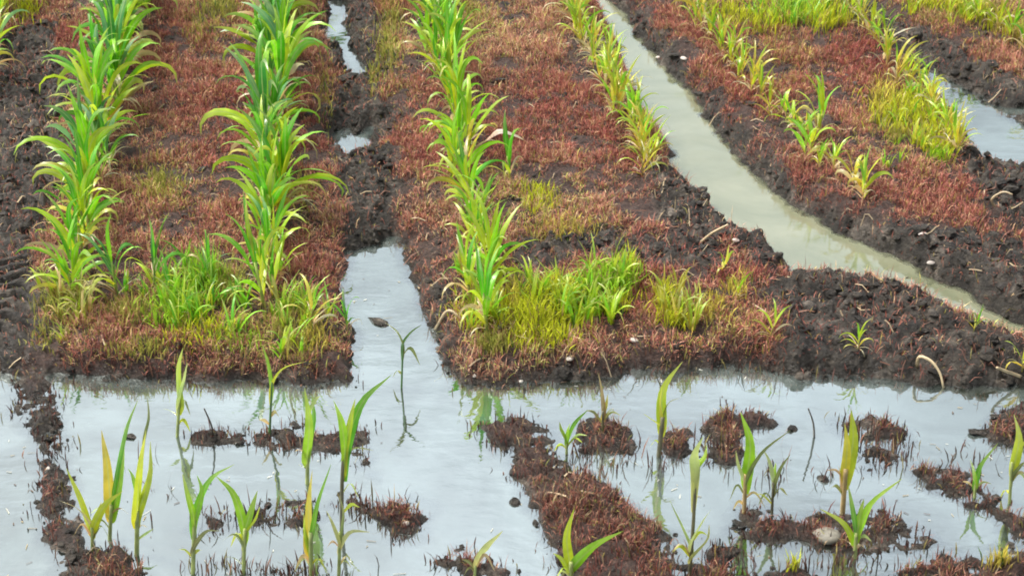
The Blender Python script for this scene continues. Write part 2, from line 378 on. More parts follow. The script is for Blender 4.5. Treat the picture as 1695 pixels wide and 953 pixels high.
def edge_noise(X, Y):
    return fbm(X, Y, 7.0, 3, 5) * 0.055 + fbm(X, Y, 31.0, 2, 9) * 0.022
def masks(X, Y):
    mud = np.zeros(X.shape); rough = np.zeros(X.shape)
    jit = fbm(X, Y, 5.0, 3, 21) * 0.12
    for pw, r in MUDS_W:
        k = smooth(-0.03, 0.05, sdf(X, Y, pw, 0.3) + jit)
        mud = np.maximum(mud, k); rough = np.maximum(rough, k * r)
    return mud, rough
def land(X, Y):
    en = edge_noise(X, Y)
    sd = sdf(X, Y, MAIN_W, 3.0)
    for c in CUTS_W: sd = np.minimum(sd, -sdf(X, Y, c, 1.5))
    sd = sd + en
    H = np.where(sd > 0, 0.082 * (1 - np.exp(-np.maximum(sd, 0) / 0.045)), np.maximum(sd * 0.7, -0.07))
    for pw, h, s in ISL_W:
        q = sdf(X, Y, pw, 0.5) + en * (0.75 if s >= 0.035 and h > 0.045 else 1.6) - 0.006; h = h * (0.6 if s >= 0.035 else 0.5)
        H = np.maximum(H, np.where(q > 0, h * (1 - np.exp(-np.maximum(q, 0) / s)), np.maximum(q * 0.7, -0.07)))
    nearby = smooth(6.1, 5.7, Y)              # the drowned strips and islands are broken up
    H = H + nearby * smooth(0.0, 0.012, H) * (fbm(X, Y, 13, 3, 61) - 0.03) * 0.034
    mud, rough = masks(X, Y)
    lump = (0.55 - worley(X + fbm(X, Y, 9, 2, 3) * 0.06, Y, 11.0, 2)) * 0.045 + (0.5 - worley(X + fbm(X, Y, 30, 2, 6) * .03, Y, 24.0, 4)) * 0.020 + fbm(X, Y, 38, 3, 8) * 0.034 - np.abs(fbm(X, Y, 16, 2, 44)) * 0.03
    H = H + lump * (0.45 + 0.9 * rough) * smooth(-0.035, 0.02, H) + fbm(X, Y, 2.2, 3, 12) * 0.03 * smooth(0, 0.06, H)
    # dark bank thrown up along the right furrow
    rd = np.abs(sdf(X, Y, CUTS_W[3], 0.6))
    out_ = sdf(X, Y, CUTS_W[3], 0.6) < 0
    H = H + np.where(out_ & (H > 0), 0.018 * np.exp(-((rd - 0.10) / 0.07) ** 2), 0)
    tr = sdf(X, Y, TRENCH, 0.5)
    H = H - 0.10 * smooth(-0.10, 0.06, tr) * smooth(0.0, 0.04, H) * 0.75
    H = np.where((tr > -0.10) & (H < 0.006) & (sdf(X, Y, CUTS_W[4], .5) < -.05), 0.006 + 0 * H, H)
    # tyre lug prints on the left track
    u, v = toPix(X, Y, 0.07)
    k = smooth(70, 30, u) * smooth(-260, -120, u) * smooth(395, 440, v) * smooth(600, 580, v)
    ph = Y / 0.078 + np.abs(X - P(20, 500, .07)[0]) / 0.11
    lug = np.abs((ph % 1.0) - 0.5) * 2
    H = H * (1 - 0.8 * k) + k * (0.045 + (smooth(0.36, 0.56, lug) - 0.5) * 0.05)
    return H, mud
GZ, GMUD = land(GXX, GYY)
far = np.maximum(np.abs(GXX) - 20, GYY - 25)
GZ = np.where(far > 0, 0.08, GZ)
ny, nx = GXX.shape
idx = np.arange(nx * ny).reshape(ny, nx)
quads = np.stack([idx[:-1, :-1], idx[:-1, 1:], idx[1:, 1:], idx[1:, :-1]], -1).ravel()
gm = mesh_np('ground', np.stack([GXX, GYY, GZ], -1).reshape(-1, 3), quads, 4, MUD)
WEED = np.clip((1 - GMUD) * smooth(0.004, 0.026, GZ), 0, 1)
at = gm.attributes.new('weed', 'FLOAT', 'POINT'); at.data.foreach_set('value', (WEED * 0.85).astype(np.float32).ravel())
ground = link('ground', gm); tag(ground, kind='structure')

CZ = GZ[yi0:yi0 + yn, xi0:xi0 + xn]; CW = WEED[yi0:yi0 + yn, xi0:xi0 + xn]; CM = GMUD[yi0:yi0 + yn, xi0:xi0 + xn]
def sample(A, X, Y):
    fx = np.clip((np.asarray(X) - GX0) / GS, 0, xn - 1.001); fy = np.clip((np.asarray(Y) - GY0) / GS, 0, yn - 1.001)
    ix = fx.astype(int); iy = fy.astype(int); fx = fx - ix; fy = fy - iy
    return (A[iy, ix] * (1 - fx) + A[iy, ix + 1] * fx) * (1 - fy) + (A[iy + 1, ix] * (1 - fx) + A[iy + 1, ix + 1] * fx) * fy
def hz(x, y): return float(sample(CZ, x, y))
def on_ground(u, v):
    """photo pixel to the visible ground (or water) point"""
    z = 0.05
    for _ in range(6):
        p = P(u, v, z); z = 0.5 * z + 0.5 * max(0.0, hz(p[0], p[1]))
    p = P(u, v, z); return np.array([p[0], p[1], max(0.0, hz(p[0], p[1]))])

wx, wy, wz = GXX[::2, ::2], GYY[::2, ::2], GZ[::2, ::2]
lowest = wz.copy()
lowest[:-1, :-1] = np.minimum.reduce([GZ[a:a + 2 * (wz.shape[0] - 1):2, b:b + 2 * (wz.shape[1] - 1):2] for a in (0, 1, 2) for b in (0, 1, 2) if a + 2 * (wz.shape[0] - 1) <= GZ.shape[0] + 1 and b + 2 * (wz.shape[1] - 1) <= GZ.shape[1] + 1
                                     and GZ[a:a + 2 * (wz.shape[0] - 1):2, b:b + 2 * (wz.shape[1] - 1):2].shape == (wz.shape[0] - 1, wz.shape[1] - 1)])
wet = lowest[:-1, :-1] < 0.012
wcx = (wx[:-1, :-1] + wx[1:, 1:]) / 2; wcy = (wy[:-1, :-1] + wy[1:, 1:]) / 2
wet &= (np.abs(wcx) < 14) & (wcy > -3) & (wcy < 16)
fur = poly_w([(2600, 655), (1700, 605), (1500, 520), (1400, 500), (1290, 490), (1200, 420), (1100, 310), (1010, 160), (960, 0), (880, -140), (960, -140), (1060, 0), (1240, 220), (1320, 290), (1440, 365), (1700, 510), (2600, 540)])
pud = poly_w([(1480, 60), (1540, 190), (1570, 270), (1720, 330), (2300, 440), (2300, 280), (1720, 140), (1560, 60)])
in_f = sdf(wcx, wcy, fur, .4) > 0; in_p = (sdf(wcx, wcy, pud, .4) > 0) & ~in_f
widx = np.arange(wx.size).reshape(wx.shape)
wq = np.stack([widx[:-1, :-1], widx[:-1, 1:], widx[1:, 1:], widx[1:, :-1]], -1)
def water(name, sel, mat):
    q = wq[sel].ravel(); un, inv = np.unique(q, return_inverse=True)
    V = np.stack([wx.ravel()[un], wy.ravel()[un], np.zeros(len(un))], -1)
    me = mesh_np(name, V, inv, 4, mat)
    a = me.attributes.new('depth', 'FLOAT', 'POINT'); a.data.foreach_set('value', np.maximum(-wz.ravel()[un], 0).astype(np.float32))
    tag(link(name, me), kind='structure')
water('flood_water', wet & ~in_f & ~in_p, WATER)
water('furrow_water', wet & in_f, WATER_F)
water('puddle_water', wet & in_p, WATER)

# ================================================================== BLADES (weeds and grass)
def blades(name, base, length, width, lean, tint0, tint1, mat, parent=None):
    n = len(base)
    az = rng.uniform(0, 2 * np.pi, n); face = az + np.pi / 2 + rng.normal(0, 0.5, n)
    dx, dy = np.cos(az), np.sin(az); sx, sy = np.cos(face) * width / 2, np.sin(face) * width / 2
    V = np.zeros((n, 5, 3)); C = np.ones((n, 5, 4))
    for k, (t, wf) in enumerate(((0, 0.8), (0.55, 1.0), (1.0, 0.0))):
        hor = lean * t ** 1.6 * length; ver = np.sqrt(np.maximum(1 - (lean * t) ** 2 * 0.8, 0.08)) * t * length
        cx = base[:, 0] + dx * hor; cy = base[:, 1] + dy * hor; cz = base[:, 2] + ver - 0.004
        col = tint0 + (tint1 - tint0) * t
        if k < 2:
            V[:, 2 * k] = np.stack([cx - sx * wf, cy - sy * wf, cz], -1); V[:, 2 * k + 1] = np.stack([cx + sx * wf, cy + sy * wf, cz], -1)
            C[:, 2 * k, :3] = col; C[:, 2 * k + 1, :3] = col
        else:
            V[:, 4] = np.stack([cx, cy, cz], -1); C[:, 4, :3] = col
    b = (np.arange(n) * 5)[:, None]
    F = (b + np.array([[0, 1, 3, 0, 3, 2, 2, 3, 4]])).ravel()
    me = mesh_np(name, V.reshape(-1, 3), F, 3, mat, False)
    a = me.attributes.new('tint', 'FLOAT_COLOR', 'POINT'); a.data.foreach_set('color', C.astype(np.float32).ravel())
    o = link(name, me, parent); tag(o, kind='stuff'); return o

# red-brown dying weeds over the beds
n_try = 1100000
bx = rng.uniform(GX0, GX1, n_try); by = rng.uniform(GY0, GY1, n_try)
clump = fbm(bx, by, 6.0, 3, 77); fine = fbm(bx, by, 22.0, 2, 78)
dens = sample(CW, bx, by); bz = sample(CZ, bx, by)
keep = rng.uniform(0, 1, n_try) < np.clip(dens * (0.58 + clump * 1.5 + fine * 1.3) + 0.09 * (bz > 0.01), 0, 1)
u_, v_ = toPix(bx, by, bz)
keep &= (rng.uniform(0, 1, n_try) > 0.2 * smooth(620, 680, v_)) & (u_ > -160) & (u_ < 1860) & (v_ < 1060) & (bz > 0.004)
bx, by, bz, u_, v_, clump, fine = [a[keep] for a in (bx, by, bz, u_, v_, clump, fine)]
n = len(bx)
# colour families: brick red, pink brown, dark maroon, straw, with greener spots
pal = np.array([(0.33, 0.115, 0.078), (0.42, 0.195, 0.140), (0.14, 0.045, 0.036), (0.52, 0.36, 0.20), (0.36, 0.32, 0.08), (0.30, 0.11, 0.085)])
# (centre u, v, radius u, radius v): parts of the beds where the weeds are greener
GREENISH = [(270, 310, 60, 45), (110, 520, 70, 55), (340, 520, 110, 80), (470, 560, 90, 60), (900, 330, 80, 40), (640, 80, 40, 80), (770, 30, 60, 40), (940, 390, 80, 25), (1280, 100, 70, 60), (1480, 200, 60, 60), (1540, 30, 60, 30), (1640, 40, 60, 40), (860, 560, 80, 40), (360, 20, 50, 50), (1180, 540, 90, 40)]
gre = np.zeros(n)
for gu, gv, ru, rv in GREENISH: gre = np.maximum(gre, np.exp(-((u_ - gu) / ru) ** 2 - ((v_ - gv) / rv) ** 2))
r0 = rng.uniform(0, 1, n) + clump * 0.25
fam = np.select([r0 < 0.30, r0 < 0.56, r0 < 0.70, r0 < 0.82, r0 < 0.90], [0, 1, 2, 3, 4], 5)
fam = np.where(rng.uniform(0, 1, n) < gre * 0.38, 4, fam)
c1 = pal[fam] * rng.uniform(0.75, 1.55, (n, 1)) * (1 + fine[:, None] * 0.5)
big = fbm(bx, by, 1.7, 3, 91)
c1 = c1 * (1 + big[:, None] * np.array([[0.35, 0.75, 0.6]]))
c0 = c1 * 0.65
near_low = smooth(560, 700, v_)           # the islands in the flood carry darker, purplish stalks
c1 = c1 * (1 - 0.42 * near_low[:, None]); c0 = c0 * (1 - 0.42 * near_low[:, None])
ln = rng.gamma(6, 1 / 6, n) * 0.027 * (1 + clump * 0.8)
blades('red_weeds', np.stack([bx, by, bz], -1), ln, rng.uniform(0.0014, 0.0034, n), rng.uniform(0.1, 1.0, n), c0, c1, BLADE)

# drowned stalks poking out of the shallows round the islands
n_try = 60000
sx_ = rng.uniform(GX0, GX1, n_try); sy_ = rng.uniform(GY0, 5.95, n_try); sz_ = sample(CZ, sx_, sy_)
pk = fbm(sx_, sy_, 5.0, 3, 131)
kp = (sz_ > -0.045) & (sz_ < 0.006) & (rng.uniform(0, 1, n_try) < np.clip(0.22 + pk * 0.9, 0, 0.7) * np.exp(sz_ / 0.018))
sx_, sy_ = sx_[kp], sy_[kp]
STUB = [(1000, 765, 70, 26, 70), (1090, 775, 30, 20, 24), (1460, 750, 60, 30, 60), (1370, 790, 25, 14, 16), (1280, 780, 30, 30, 26), (470, 945, 90, 10, 90), (430, 858, 90, 12, 70), (1210, 930, 50, 24, 70),
        (1190, 745, 40, 22, 50), (1410, 935, 90, 16, 60), (600, 840, 30, 24, 30), (360, 940, 60, 14, 40), (905, 775, 60, 26, 30), (1600, 760, 60, 24, 24), (720, 930, 40, 16, 14), (270, 800, 60, 50, 22), (1090, 610, 60, 10, 40), (1240, 610, 60, 10, 50)]
ex = np.array([P(cu + rng.normal(0, .5) * ru, cv + rng.normal(0, .5) * rv)[:2] for cu, cv, ru, rv, c_ in STUB for _ in range(c_)])
sx_ = np.concatenate([sx_, ex[:, 0]]); sy_ = np.concatenate([sy_, ex[:, 1]]); n = len(sx_); tall = np.ones(n); tall[-len(ex):] = 1.7
cst = np.array([(0.10, 0.05, 0.04), (0.06, 0.045, 0.035), (0.22, 0.11, 0.07), (0.24, 0.20, 0.07)])[rng.choice(4, n, p=[.4, .3, .2, .1])] * rng.uniform(.6, 1.3, (n, 1))
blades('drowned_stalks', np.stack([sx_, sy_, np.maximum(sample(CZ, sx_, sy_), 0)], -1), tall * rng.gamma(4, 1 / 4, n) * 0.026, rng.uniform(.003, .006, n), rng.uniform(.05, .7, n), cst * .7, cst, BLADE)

n_try = 26000
ix_ = rng.uniform(GX0, GX1, n_try); iy_ = rng.uniform(GY0, 5.9, n_try); iz_ = sample(CZ, ix_, iy_); _, iv_ = toPix(ix_, iy_, iz_)
kp = (iz_ > 0.003) & (iv_ > 660) & (rng.uniform(0, 1, n_try) < np.clip(.55 + fbm(ix_, iy_, 9, 2, 211) * 1.6, 0, 1))
ix_, iy_, iz_ = ix_[kp], iy_[kp], iz_[kp]; n = len(ix_)
cst = np.array([(0.16, 0.06, 0.05), (0.07, 0.04, 0.035), (0.30, 0.14, 0.10), (0.42, 0.30, 0.18)])[rng.choice(4, n, p=[.38, .32, .17, .13])] * rng.uniform(.6, 1.3, (n, 1))
blades('island_stubble', np.stack([ix_, iy_, iz_], -1), rng.gamma(5, 1 / 5, n) * 0.034, rng.uniform(.0025, .005, n), rng.uniform(.05, .6, n), cst * .8, cst, BLADE)

# green and yellow-green grass clumps: (u, v, radius u, radius v, blades, length, colour)
YG, BG, OG, YE = (0.55, 0.60, 0.03), (0.32, 0.56, 0.03), (0.36, 0.36, 0.07), (0.58, 0.50, 0.08)
CLUMPS = [
    (880, 530, 45, 32, 520, .10, YG), (925, 505, 35, 30, 380, .11, YG), (900, 555, 60, 25, 380, .07, YG), (850, 500, 20, 30, 160, .10, YE),
    (985, 490, 30, 22, 420, .10, BG), (1025, 470, 28, 20, 360, .10, BG), (1005, 510, 45, 14, 200, .07, YG), (1040, 455, 14, 16, 120, .1, YG),
    (1100, 505, 20, 22, 200, .09, YG), (1115, 530, 20, 16, 120, .07, YG), (815, 575, 25, 14, 200, .06, OG), (800, 520, 45, 30, 300, .07, YG),
    (100, 510, 40, 35, 180, .075, OG), (75, 560, 25, 25, 60, .05, OG), (300, 500, 35, 32, 320, .09, BG), (340, 465, 30, 26, 330, .10, BG), (380, 480, 30, 30, 260, .09, OG),
    (330, 550, 60, 28, 200, .07, YG), (390, 560, 50, 26, 160, .06, BG), (270, 530, 40, 25, 140, .08, BG), (210, 520, 40, 25, 200, .07, OG), (230, 580, 50, 18, 160, .05, OG), (470, 540, 30, 40, 200, .07, OG), (520, 560, 30, 30, 160, .06, YE),
    (890, 330, 30, 22, 200, .06, YG), (930, 380, 50, 16, 220, .05, YE), (1180, 510, 25, 25, 110, .06, YE), (1220, 480, 20, 20, 90, .06, YE),
    (1500, 190, 50, 32, 700, .08, YG), (1550, 235, 34, 28, 480, .07, YG), (1460, 170, 22, 30, 180, .09, YE), (1555, 260, 20, 12, 140, .06, BG), (1480, 225, 20, 14, 110, .06, OG),
    (1310, 25, 50, 22, 420, .11, BG), (1370, 35, 40, 22, 340, .10, YG), (1270, 40, 40, 25, 200, .09, YG), (1210, 30, 40, 22, 240, .08, YG), (1165, 15, 30, 18, 150, .07, OG),
    (1540, 12, 40, 14, 220, .08, YG), (1600, 18, 35, 16, 220, .08, YG), (1650, 40, 30, 18, 180, .08, YG), (1685, 60, 20, 20, 120, .08, YE),
    (640, 90, 18, 45, 200, .07, OG), (650, 30, 20, 30, 140, .08, OG), (770, 20, 40, 22, 200, .06, OG), (360, 20, 40, 22, 200, .09, OG), (330, 50, 25, 25, 120, .06, OG), (40, 20, 30, 20, 160, .1, YG),
    (265, 310, 35, 25, 200, .06, OG), (620, 130, 14, 22, 80, .06, OG), (500, 20, 25, 30, 130, .07, OG), (540, 150, 15, 50, 100, .05, OG), (500, 320, 25, 40, 140, .05, OG),
    (1245, 935, 22, 10, 70, .05, YG), (1310, 935, 14, 12, 50, .06, YG), (1655, 930, 22, 12, 90, .06, YE),
]
B, LN, C1, WD = [], [], [], []
for cu, cv, ru, rv, cnt, L, colr in CLUMPS:
    q = rng.normal(0, 0.52, (int(cnt * 1.35), 2))
    for a, b2 in q:
        p = on_ground(cu + a * ru, cv + b2 * rv) if (len(B) % 1 == 0) else None
        if p[2] < 0.003: continue
        B.append(p); LN.append(L * random.uniform(0.45, 1.15)); WD.append(random.uniform(0.003, 0.0058))
        k = random.random(); cc = np.array(colr) * random.uniform(0.65, 1.2)
        if k < 0.12: cc = np.array((0.42, 0.31, 0.12)) * random.uniform(0.6, 1.1)
        elif k < 0.2: cc = np.array((0.09, 0.17, 0.03))
        C1.append(cc)
B = np.array(B); C1 = np.array(C1); nb_ = len(B)
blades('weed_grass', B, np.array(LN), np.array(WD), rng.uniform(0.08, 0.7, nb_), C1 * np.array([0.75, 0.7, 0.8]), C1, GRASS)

# ================================================================== CLODS, STONES, STRAW
def clod_mesh(name, seed, mat, sub=2, rough=0.28, flat=1.0):
    import bmesh
    bm = bmesh.new(); bmesh.ops.create_icosphere(bm, subdivisions=sub, radius=1.0)
    r = random.Random(seed); dirs = [Vector((r.gauss(0, 1), r.gauss(0, 1), r.gauss(0, 1))).normalized() for _ in range(9)]
    amp = [r.uniform(-rough, rough) for _ in dirs]
    for v in bm.verts:
        k = 1.0 + sum(a * max(0, v.co.dot(d)) ** 3 for a, d in zip(amp, dirs)) + r.uniform(-.05, .05) * (rough / .2)
        v.co = v.co * k; v.co.z *= flat
    me = bpy.data.meshes.new(name); bm.to_mesh(me); bm.free(); me.materials.append(mat)
    for p_ in me.polygons: p_.use_smooth = (mat is STONE)
    return me
CL = [clod_mesh('soil_clod', k, CLOD, 2, 0.85, 0.7) for k in range(7)]
CLV = [np.array([v.co for v in m.vertices]) for m in CL]
CLF = [np.array([p_.vertices for p_ in m.polygons]).ravel() for m in CL]
def rand_rot(s=1.0):
    return Matrix.Rotation(random.uniform(0, 6.28), 3, 'Z') @ Matrix.Rotation(random.gauss(0, .35), 3, 'X')
cand = []
while len(cand) < 3400:
    x = random.uniform(GX0, GX1); y = random.uniform(GY0, GY1)
    z = hz(x, y)
    if z < 0.004 or abs(toPix(x, y, z)[0] + 60) < 130 and toPix(x, y, z)[1] > 380: continue
    m_ = float(sample(CM, x, y))
    if random.random() < 0.10 + 0.9 * m_:
        u, v = toPix(x, y, z)
        if -40 < u < 1735 and -30 < v < 1000: cand.append((x, y, z, u, v))
big_n = 0; VV, FF, off = [], [], 0
for _ in range(26000):                       # crumbs in the shallows round the islands
    x = random.uniform(GX0, GX1); y = random.uniform(GY0, 6.0); z = hz(x, y)
    if -0.028 < z < 0.004 and random.random() < .13 * math.exp(z / .012):
        sz = random.lognormvariate(-5.2, .5); k = random.randrange(7); M = np.array(rand_rot()) * min(sz, .016)
        VV.append(CLV[k] @ M.T + np.array([x, y, min(sz, .016) * .15])); FF.append(CLF[k] + off); off += len(CLV[k])
for i, (x, y, z, u, v) in enumerate(cand):
    sz = random.lognormvariate(-5.05, 0.52)
    right = u > 1050 and 0 < v < 660 or (540 < u < 670 and v < 400)
    if right: sz *= 1.1
    sz = min(sz, 0.036)
    k = i % 7
    if sz > 0.0175 and big_n < 290:
        o = link('soil_clod', CL[k], ground); big_n += 1
        o.location = (x, y, z - sz * 0.05); o.scale = (sz * random.uniform(.8, 1.5), sz, sz * random.uniform(.7, 1.0))
        o.rotation_euler = (random.gauss(0, .3), random.gauss(0, .3), random.uniform(0, 6.28))
    else:
        M = np.array(rand_rot()) * min(sz, 0.02)
        VV.append(CLV[k] @ M.T + np.array([x, y, z + min(sz, .02) * 0.2])); FF.append(CLF[k] + off); off += len(CLV[k])
me = mesh_np('soil_crumbs', np.concatenate(VV), np.concatenate(FF), 3, CLOD, False)
tag(link('soil_crumbs', me, ground), kind='stuff')

STN = [clod_mesh('pale_stone', 40 + k, STONE, 3, 0.18, 0.62) for k in range(3)]
def stone(u, v, wpx, label, colr=(0.5, 0.47, 0.42), name='pale_stone', me=None, sink=0.05, tall=0.7, cat='stone', group=None):
    p = on_ground(u, v); sc = toPix(p[0] + 1, p[1], p[2])[0] - toPix(p[0], p[1], p[2])[0]
    s = wpx / sc / 2
    o = link(name, me or STN[int(u) % 3]); o.scale = (s, s * 0.8, s * tall); o.location = (p[0], p[1], p[2] + s * tall * sink)
    o.rotation_euler = (0, 0, random.uniform(0, 6)); o.color = (*(x * .6 for x in colr), 1)
    tag(o, label, cat, group); return o
stone(1366, 886, 50, 'large pale rounded stone on the red weed island in the flood', (0.27, 0.26, 0.21))
stone(943, 594, 16, 'small white stone on the muddy bank below the yellow grass clump', (0.62, 0.58, 0.5))
stone(1050, 563, 16, 'small white stone among red weeds right of the yellow grass clump', (0.62, 0.58, 0.52))
stone(296, 498, 22, 'pale stone beside green weeds between the two tall maize rows', (0.6, 0.58, 0.52))
stone(81, 775, 10, 'white pebble on the narrow mud strip dividing the flood water', (0.65, 0.62, 0.56))
stone(672, 866, 14, 'white pebble on the round mud island in the flood', (0.65, 0.62, 0.56))
stone(1132, 97, 13, 'white stone on the red bed edge above the muddy furrow', (0.65, 0.6, 0.55))
stone(1090, 95, 10, 'white pebble at the water edge of the muddy furrow', (0.65, 0.6, 0.55))
stone(1218, 398, 14, 'pale stone on the dark clods beside the muddy furrow', (0.55, 0.45, 0.4))
stone(862, 626, 10, 'white pebble low on the bank at the flood edge', (0.62, 0.6, 0.54))
stone(785, 622, 9, 'white pebble on the corner of the bank by the central furrow', (0.6, 0.56, 0.5))
stone(1540, 449, 14, 'pale stone at the far side of the muddy furrow', (0.5, 0.46, 0.42))
stone(1528, 387, 16, 'pale stone on the dark far bank of the muddy furrow', (0.5, 0.45, 0.42))
stone(632, 537, 30, 'dark mud lump sitting in the central furrow water', (1, 1, 1), 'mud_lump', CL[2], 0.0, 0.45, 'mud')
stone(1311, 711, 22, 'round dark mud lump beside a mud island in the flood', (1, 1, 1), 'mud_lump', CL[4], 0.05, 0.6, 'mud')
stone(218, 722, 22, 'round dark mud lump behind the yellow green seedlings', (1, 1, 1), 'mud_lump', CL[1], 0.05, 0.6, 'mud')
stone(1618, 714, 26, 'flat dark mud lump in open flood water near a mound', (1, 1, 1), 'mud_lump', CL[5], 0.2, 0.5, 'mud')
stone(1366, 794, 16, 'small upright dark mud lump in open water between grassy islands', (1, 1, 1), 'mud_lump', CL[3], 0.1, 0.8, 'mud')

# ================================================================== LEAF AND STEM MESHES
def catmull(pts, n):
    pts = [np.array(p_, float) for p_ in pts]
    ext = [2 * pts[0] - pts[1]] + pts + [2 * pts[-1] - pts[-2]]
    out_ = []; m = len(pts) - 1
    for i in range(n + 1):
        f = i / n * m; k = min(int(f), m - 1); t = f - k
        a, b, c, d = ext[k:k + 4]
        out_.append(0.5 * ((2 * b) + (-a + c) * t + (2 * a - 5 * b + 4 * c - d) * t * t + (-a + 3 * b - 3 * c + d) * t ** 3))
    return np.array(out_)
def strip(name, pts, W, side0, roll=0.0, fold=0.28, rollend=0.0, wav=0.12, seed=0, lin=False):
    r = random.Random(seed)
    n = len(pts) - 1; V, UV = [], []
    ph = r.uniform(0, 6); fr = r.uniform(9, 15)
    for i, p_ in enumerate(pts):
        t = i / n
        tan = pts[min(i + 1, n)] - pts[max(i - 1, 0)]; tan = tan / (np.linalg.norm(tan) + 1e-9)
        s = side0 - tan * np.dot(side0, tan); s = s / (np.linalg.norm(s) + 1e-9)
        nr = np.cross(s, tan)
        a = roll + rollend * t
        s2 = s * math.cos(a) + nr * math.sin(a); n2 = np.cross(s2, tan)
        wd = W * (0.42 + 0.58 * min(1, t / 0.32)) * (1 - t ** 2.4) * 0.5 + 0.0004
        if lin: wd = W * (0.34 + 0.66 * min(1, t / 0.5) ** 0.8) * (1 - max(0, (t - .35) / .65) ** 1.5) * 0.5 + 0.0006
        fo = fold * (1 - 0.6 * t) + (0.9 * (1 - t) ** 3 if lin else 0)
        wv = math.sin(t * fr + ph) * wav * wd; wv2 = math.sin(t * fr * 0.9 + ph + 2) * wav * wd
        V += [p_ - s2 * wd + n2 * (fo * wd + wv), p_, p_ + s2 * wd + n2 * (fo * wd + wv2)]
        UV += [(0, t), (0.5, t), (1, t)]
    F = []
    for i in range(n):
        for j in range(2):
            a = i * 3 + j; F.append((a, a + 1, a + 4, a + 3))
    me = bpy.data.meshes.new(name); me.from_pydata([tuple(v) for v in V], [], F); me.update()
    ul = me.uv_layers.new(name='UVMap')
    for lp in me.loops: ul.data[lp.index].uv = UV[lp.vertex_index]
    for p_ in me.polygons: p_.use_smooth = True
    me.materials.append(LEAF); return me
def tube(name, pts, r0, r1, mat=None, sides=7):
    n = len(pts) - 1; V, F = [], []
    for i, p_ in enumerate(pts):
        tan = pts[min(i + 1, n)] - pts[max(i - 1, 0)]; tan /= np.linalg.norm(tan) + 1e-9
        a = np.cross(tan, (0.3, 1, 0.2)); a /= np.linalg.norm(a); b = np.cross(tan, a); rr = r0 + (r1 - r0) * i / n
        for k in range(sides):
            q = 2 * math.pi * k / sides; V.append(tuple(p_ + rr * (a * math.cos(q) + b * math.sin(q))))
    for i in range(n):
        for k in range(sides):
            F.append((i * sides + k, i * sides + (k + 1) % sides, (i + 1) * sides + (k + 1) % sides, (i + 1) * sides + k))
    F.append(tuple(range(sides))[::-1]); F.append(tuple(n * sides + k for k in range(sides)))
    me = bpy.data.meshes.new(name); me.from_pydata(V, [], F); me.update(); me.materials.append(mat or STEM)
    for p_ in me.polygons: p_.use_smooth = True
    return me

GREEN, DEEP, LIME, YELG, YELL, TANC = (0.08, 0.38, 0.012), (0.04, 0.22, 0.035), (0.19, 0.50, 0.012), (0.36, 0.55, 0.018), (0.47, 0.45, 0.045), (0.45, 0.34, 0.17)
def arch(z0, L, az, el, droop, n=9):
    p_ = np.array([0, 0, z0], float); out_ = [p_.copy()]
    for i in range(n):
        t = (i + 0.5) / n; e = el - droop * t ** 2.5
        p_ = p_ + L / n * np.array([math.cos(az) * math.cos(e), math.sin(az) * math.cos(e), math.sin(e)]); out_.append(p_.copy())
    return np.array(out_)
def plant_variant(seed, style):
    """a list of (part name, mesh, colour family, tip dryness) in the plant's own frame, height about 1 x H"""
    r = random.Random(seed); parts = []
    if style == 'lush':   H, nl, Lf, Wf = 0.23, r.randint(9, 11), 0.32, 0.035
    elif style == 'mid':  H, nl, Lf, Wf = 0.18, r.randint(8, 10), 0.27, 0.024
    elif style == 'thin': H, nl, Lf, Wf = 0.11, r.randint(6, 9), 0.19, 0.015
    else:                 H, nl, Lf, Wf = 0.09, r.randint(5, 6), 0.20, 0.024
    lean = np.array([r.gauss(0, .015), r.gauss(0, .015)])
    sp = [np.array([lean[0] * t * t, lean[1] * t * t, H * t - 0.01 * (t == 0)]) for t in (0, .35, .7, 1)]
    parts.append(('stem', tube('stem', sp, 0.008 if style in ('lush', 'mid') else 0.005, 0.005 if style in ('lush', 'mid') else 0.003), 'stem', 0))
    az = r.uniform(0, 6.28)
    for k in range(nl):
        t = k / (nl - 1)
        a = az + (k % 2) * math.pi + r.gauss(0, .7)
        z0 = H * (0.12 + 0.86 * t)
        L = Lf * (0.55 + 0.55 * math.sin(math.pi * (0.18 + 0.62 * t))) * r.uniform(.85, 1.12)
        el = R(50 + 34 * t + r.gauss(0, 9)); droop = R((160 - 85 * t) * r.uniform(.25, 1.35))
        if style == 'wilt': droop *= 1.35; el -= R(8)
        pts = arch(z0, L, a, el, droop); pts[:, 0] += lean[0] * t * t; pts[:, 1] += lean[1] * t * t
        side = np.array([-math.sin(a), math.cos(a), 0])
        W = Wf * (0.7 + 0.4 * math.sin(math.pi * min(1, 0.25 + .6 * t))) * r.uniform(.85, 1.15)
        fam_ = 'old' if t < 0.22 else ('low' if t < 0.5 else 'top')
        parts.append(('leaf', strip('leaf', pts, W, side, r.gauss(0, .4), 0.3, r.gauss(0, 1.1), 0.2, seed * 31 + k), fam_, 1.0 if t < .3 else r.uniform(.1, .8)))
    for k in range(r.randint(2, 4)):
        a = r.uniform(0, 6.28); pts = arch(H * r.uniform(.05, .35), Lf * r.uniform(.5, .85), a, R(r.uniform(25, 65)), R(r.uniform(90, 175)))
        pts[:, 2] = np.maximum(pts[:, 2], 0.004 * k)
        parts.append(('leaf', strip('leaf', pts, Wf * r.uniform(.2, .45), np.array([-math.sin(a), math.cos(a), 0]), r.gauss(0, .6), .5, r.gauss(0, 1.5), .3, seed * 77 + k), 'dead', 1.0))
    return parts
LIB = {s: [plant_variant(1000 + 50 * i + k, s) for k in range(12)] for i, s in enumerate(('lush', 'mid', 'thin', 'wilt'))}
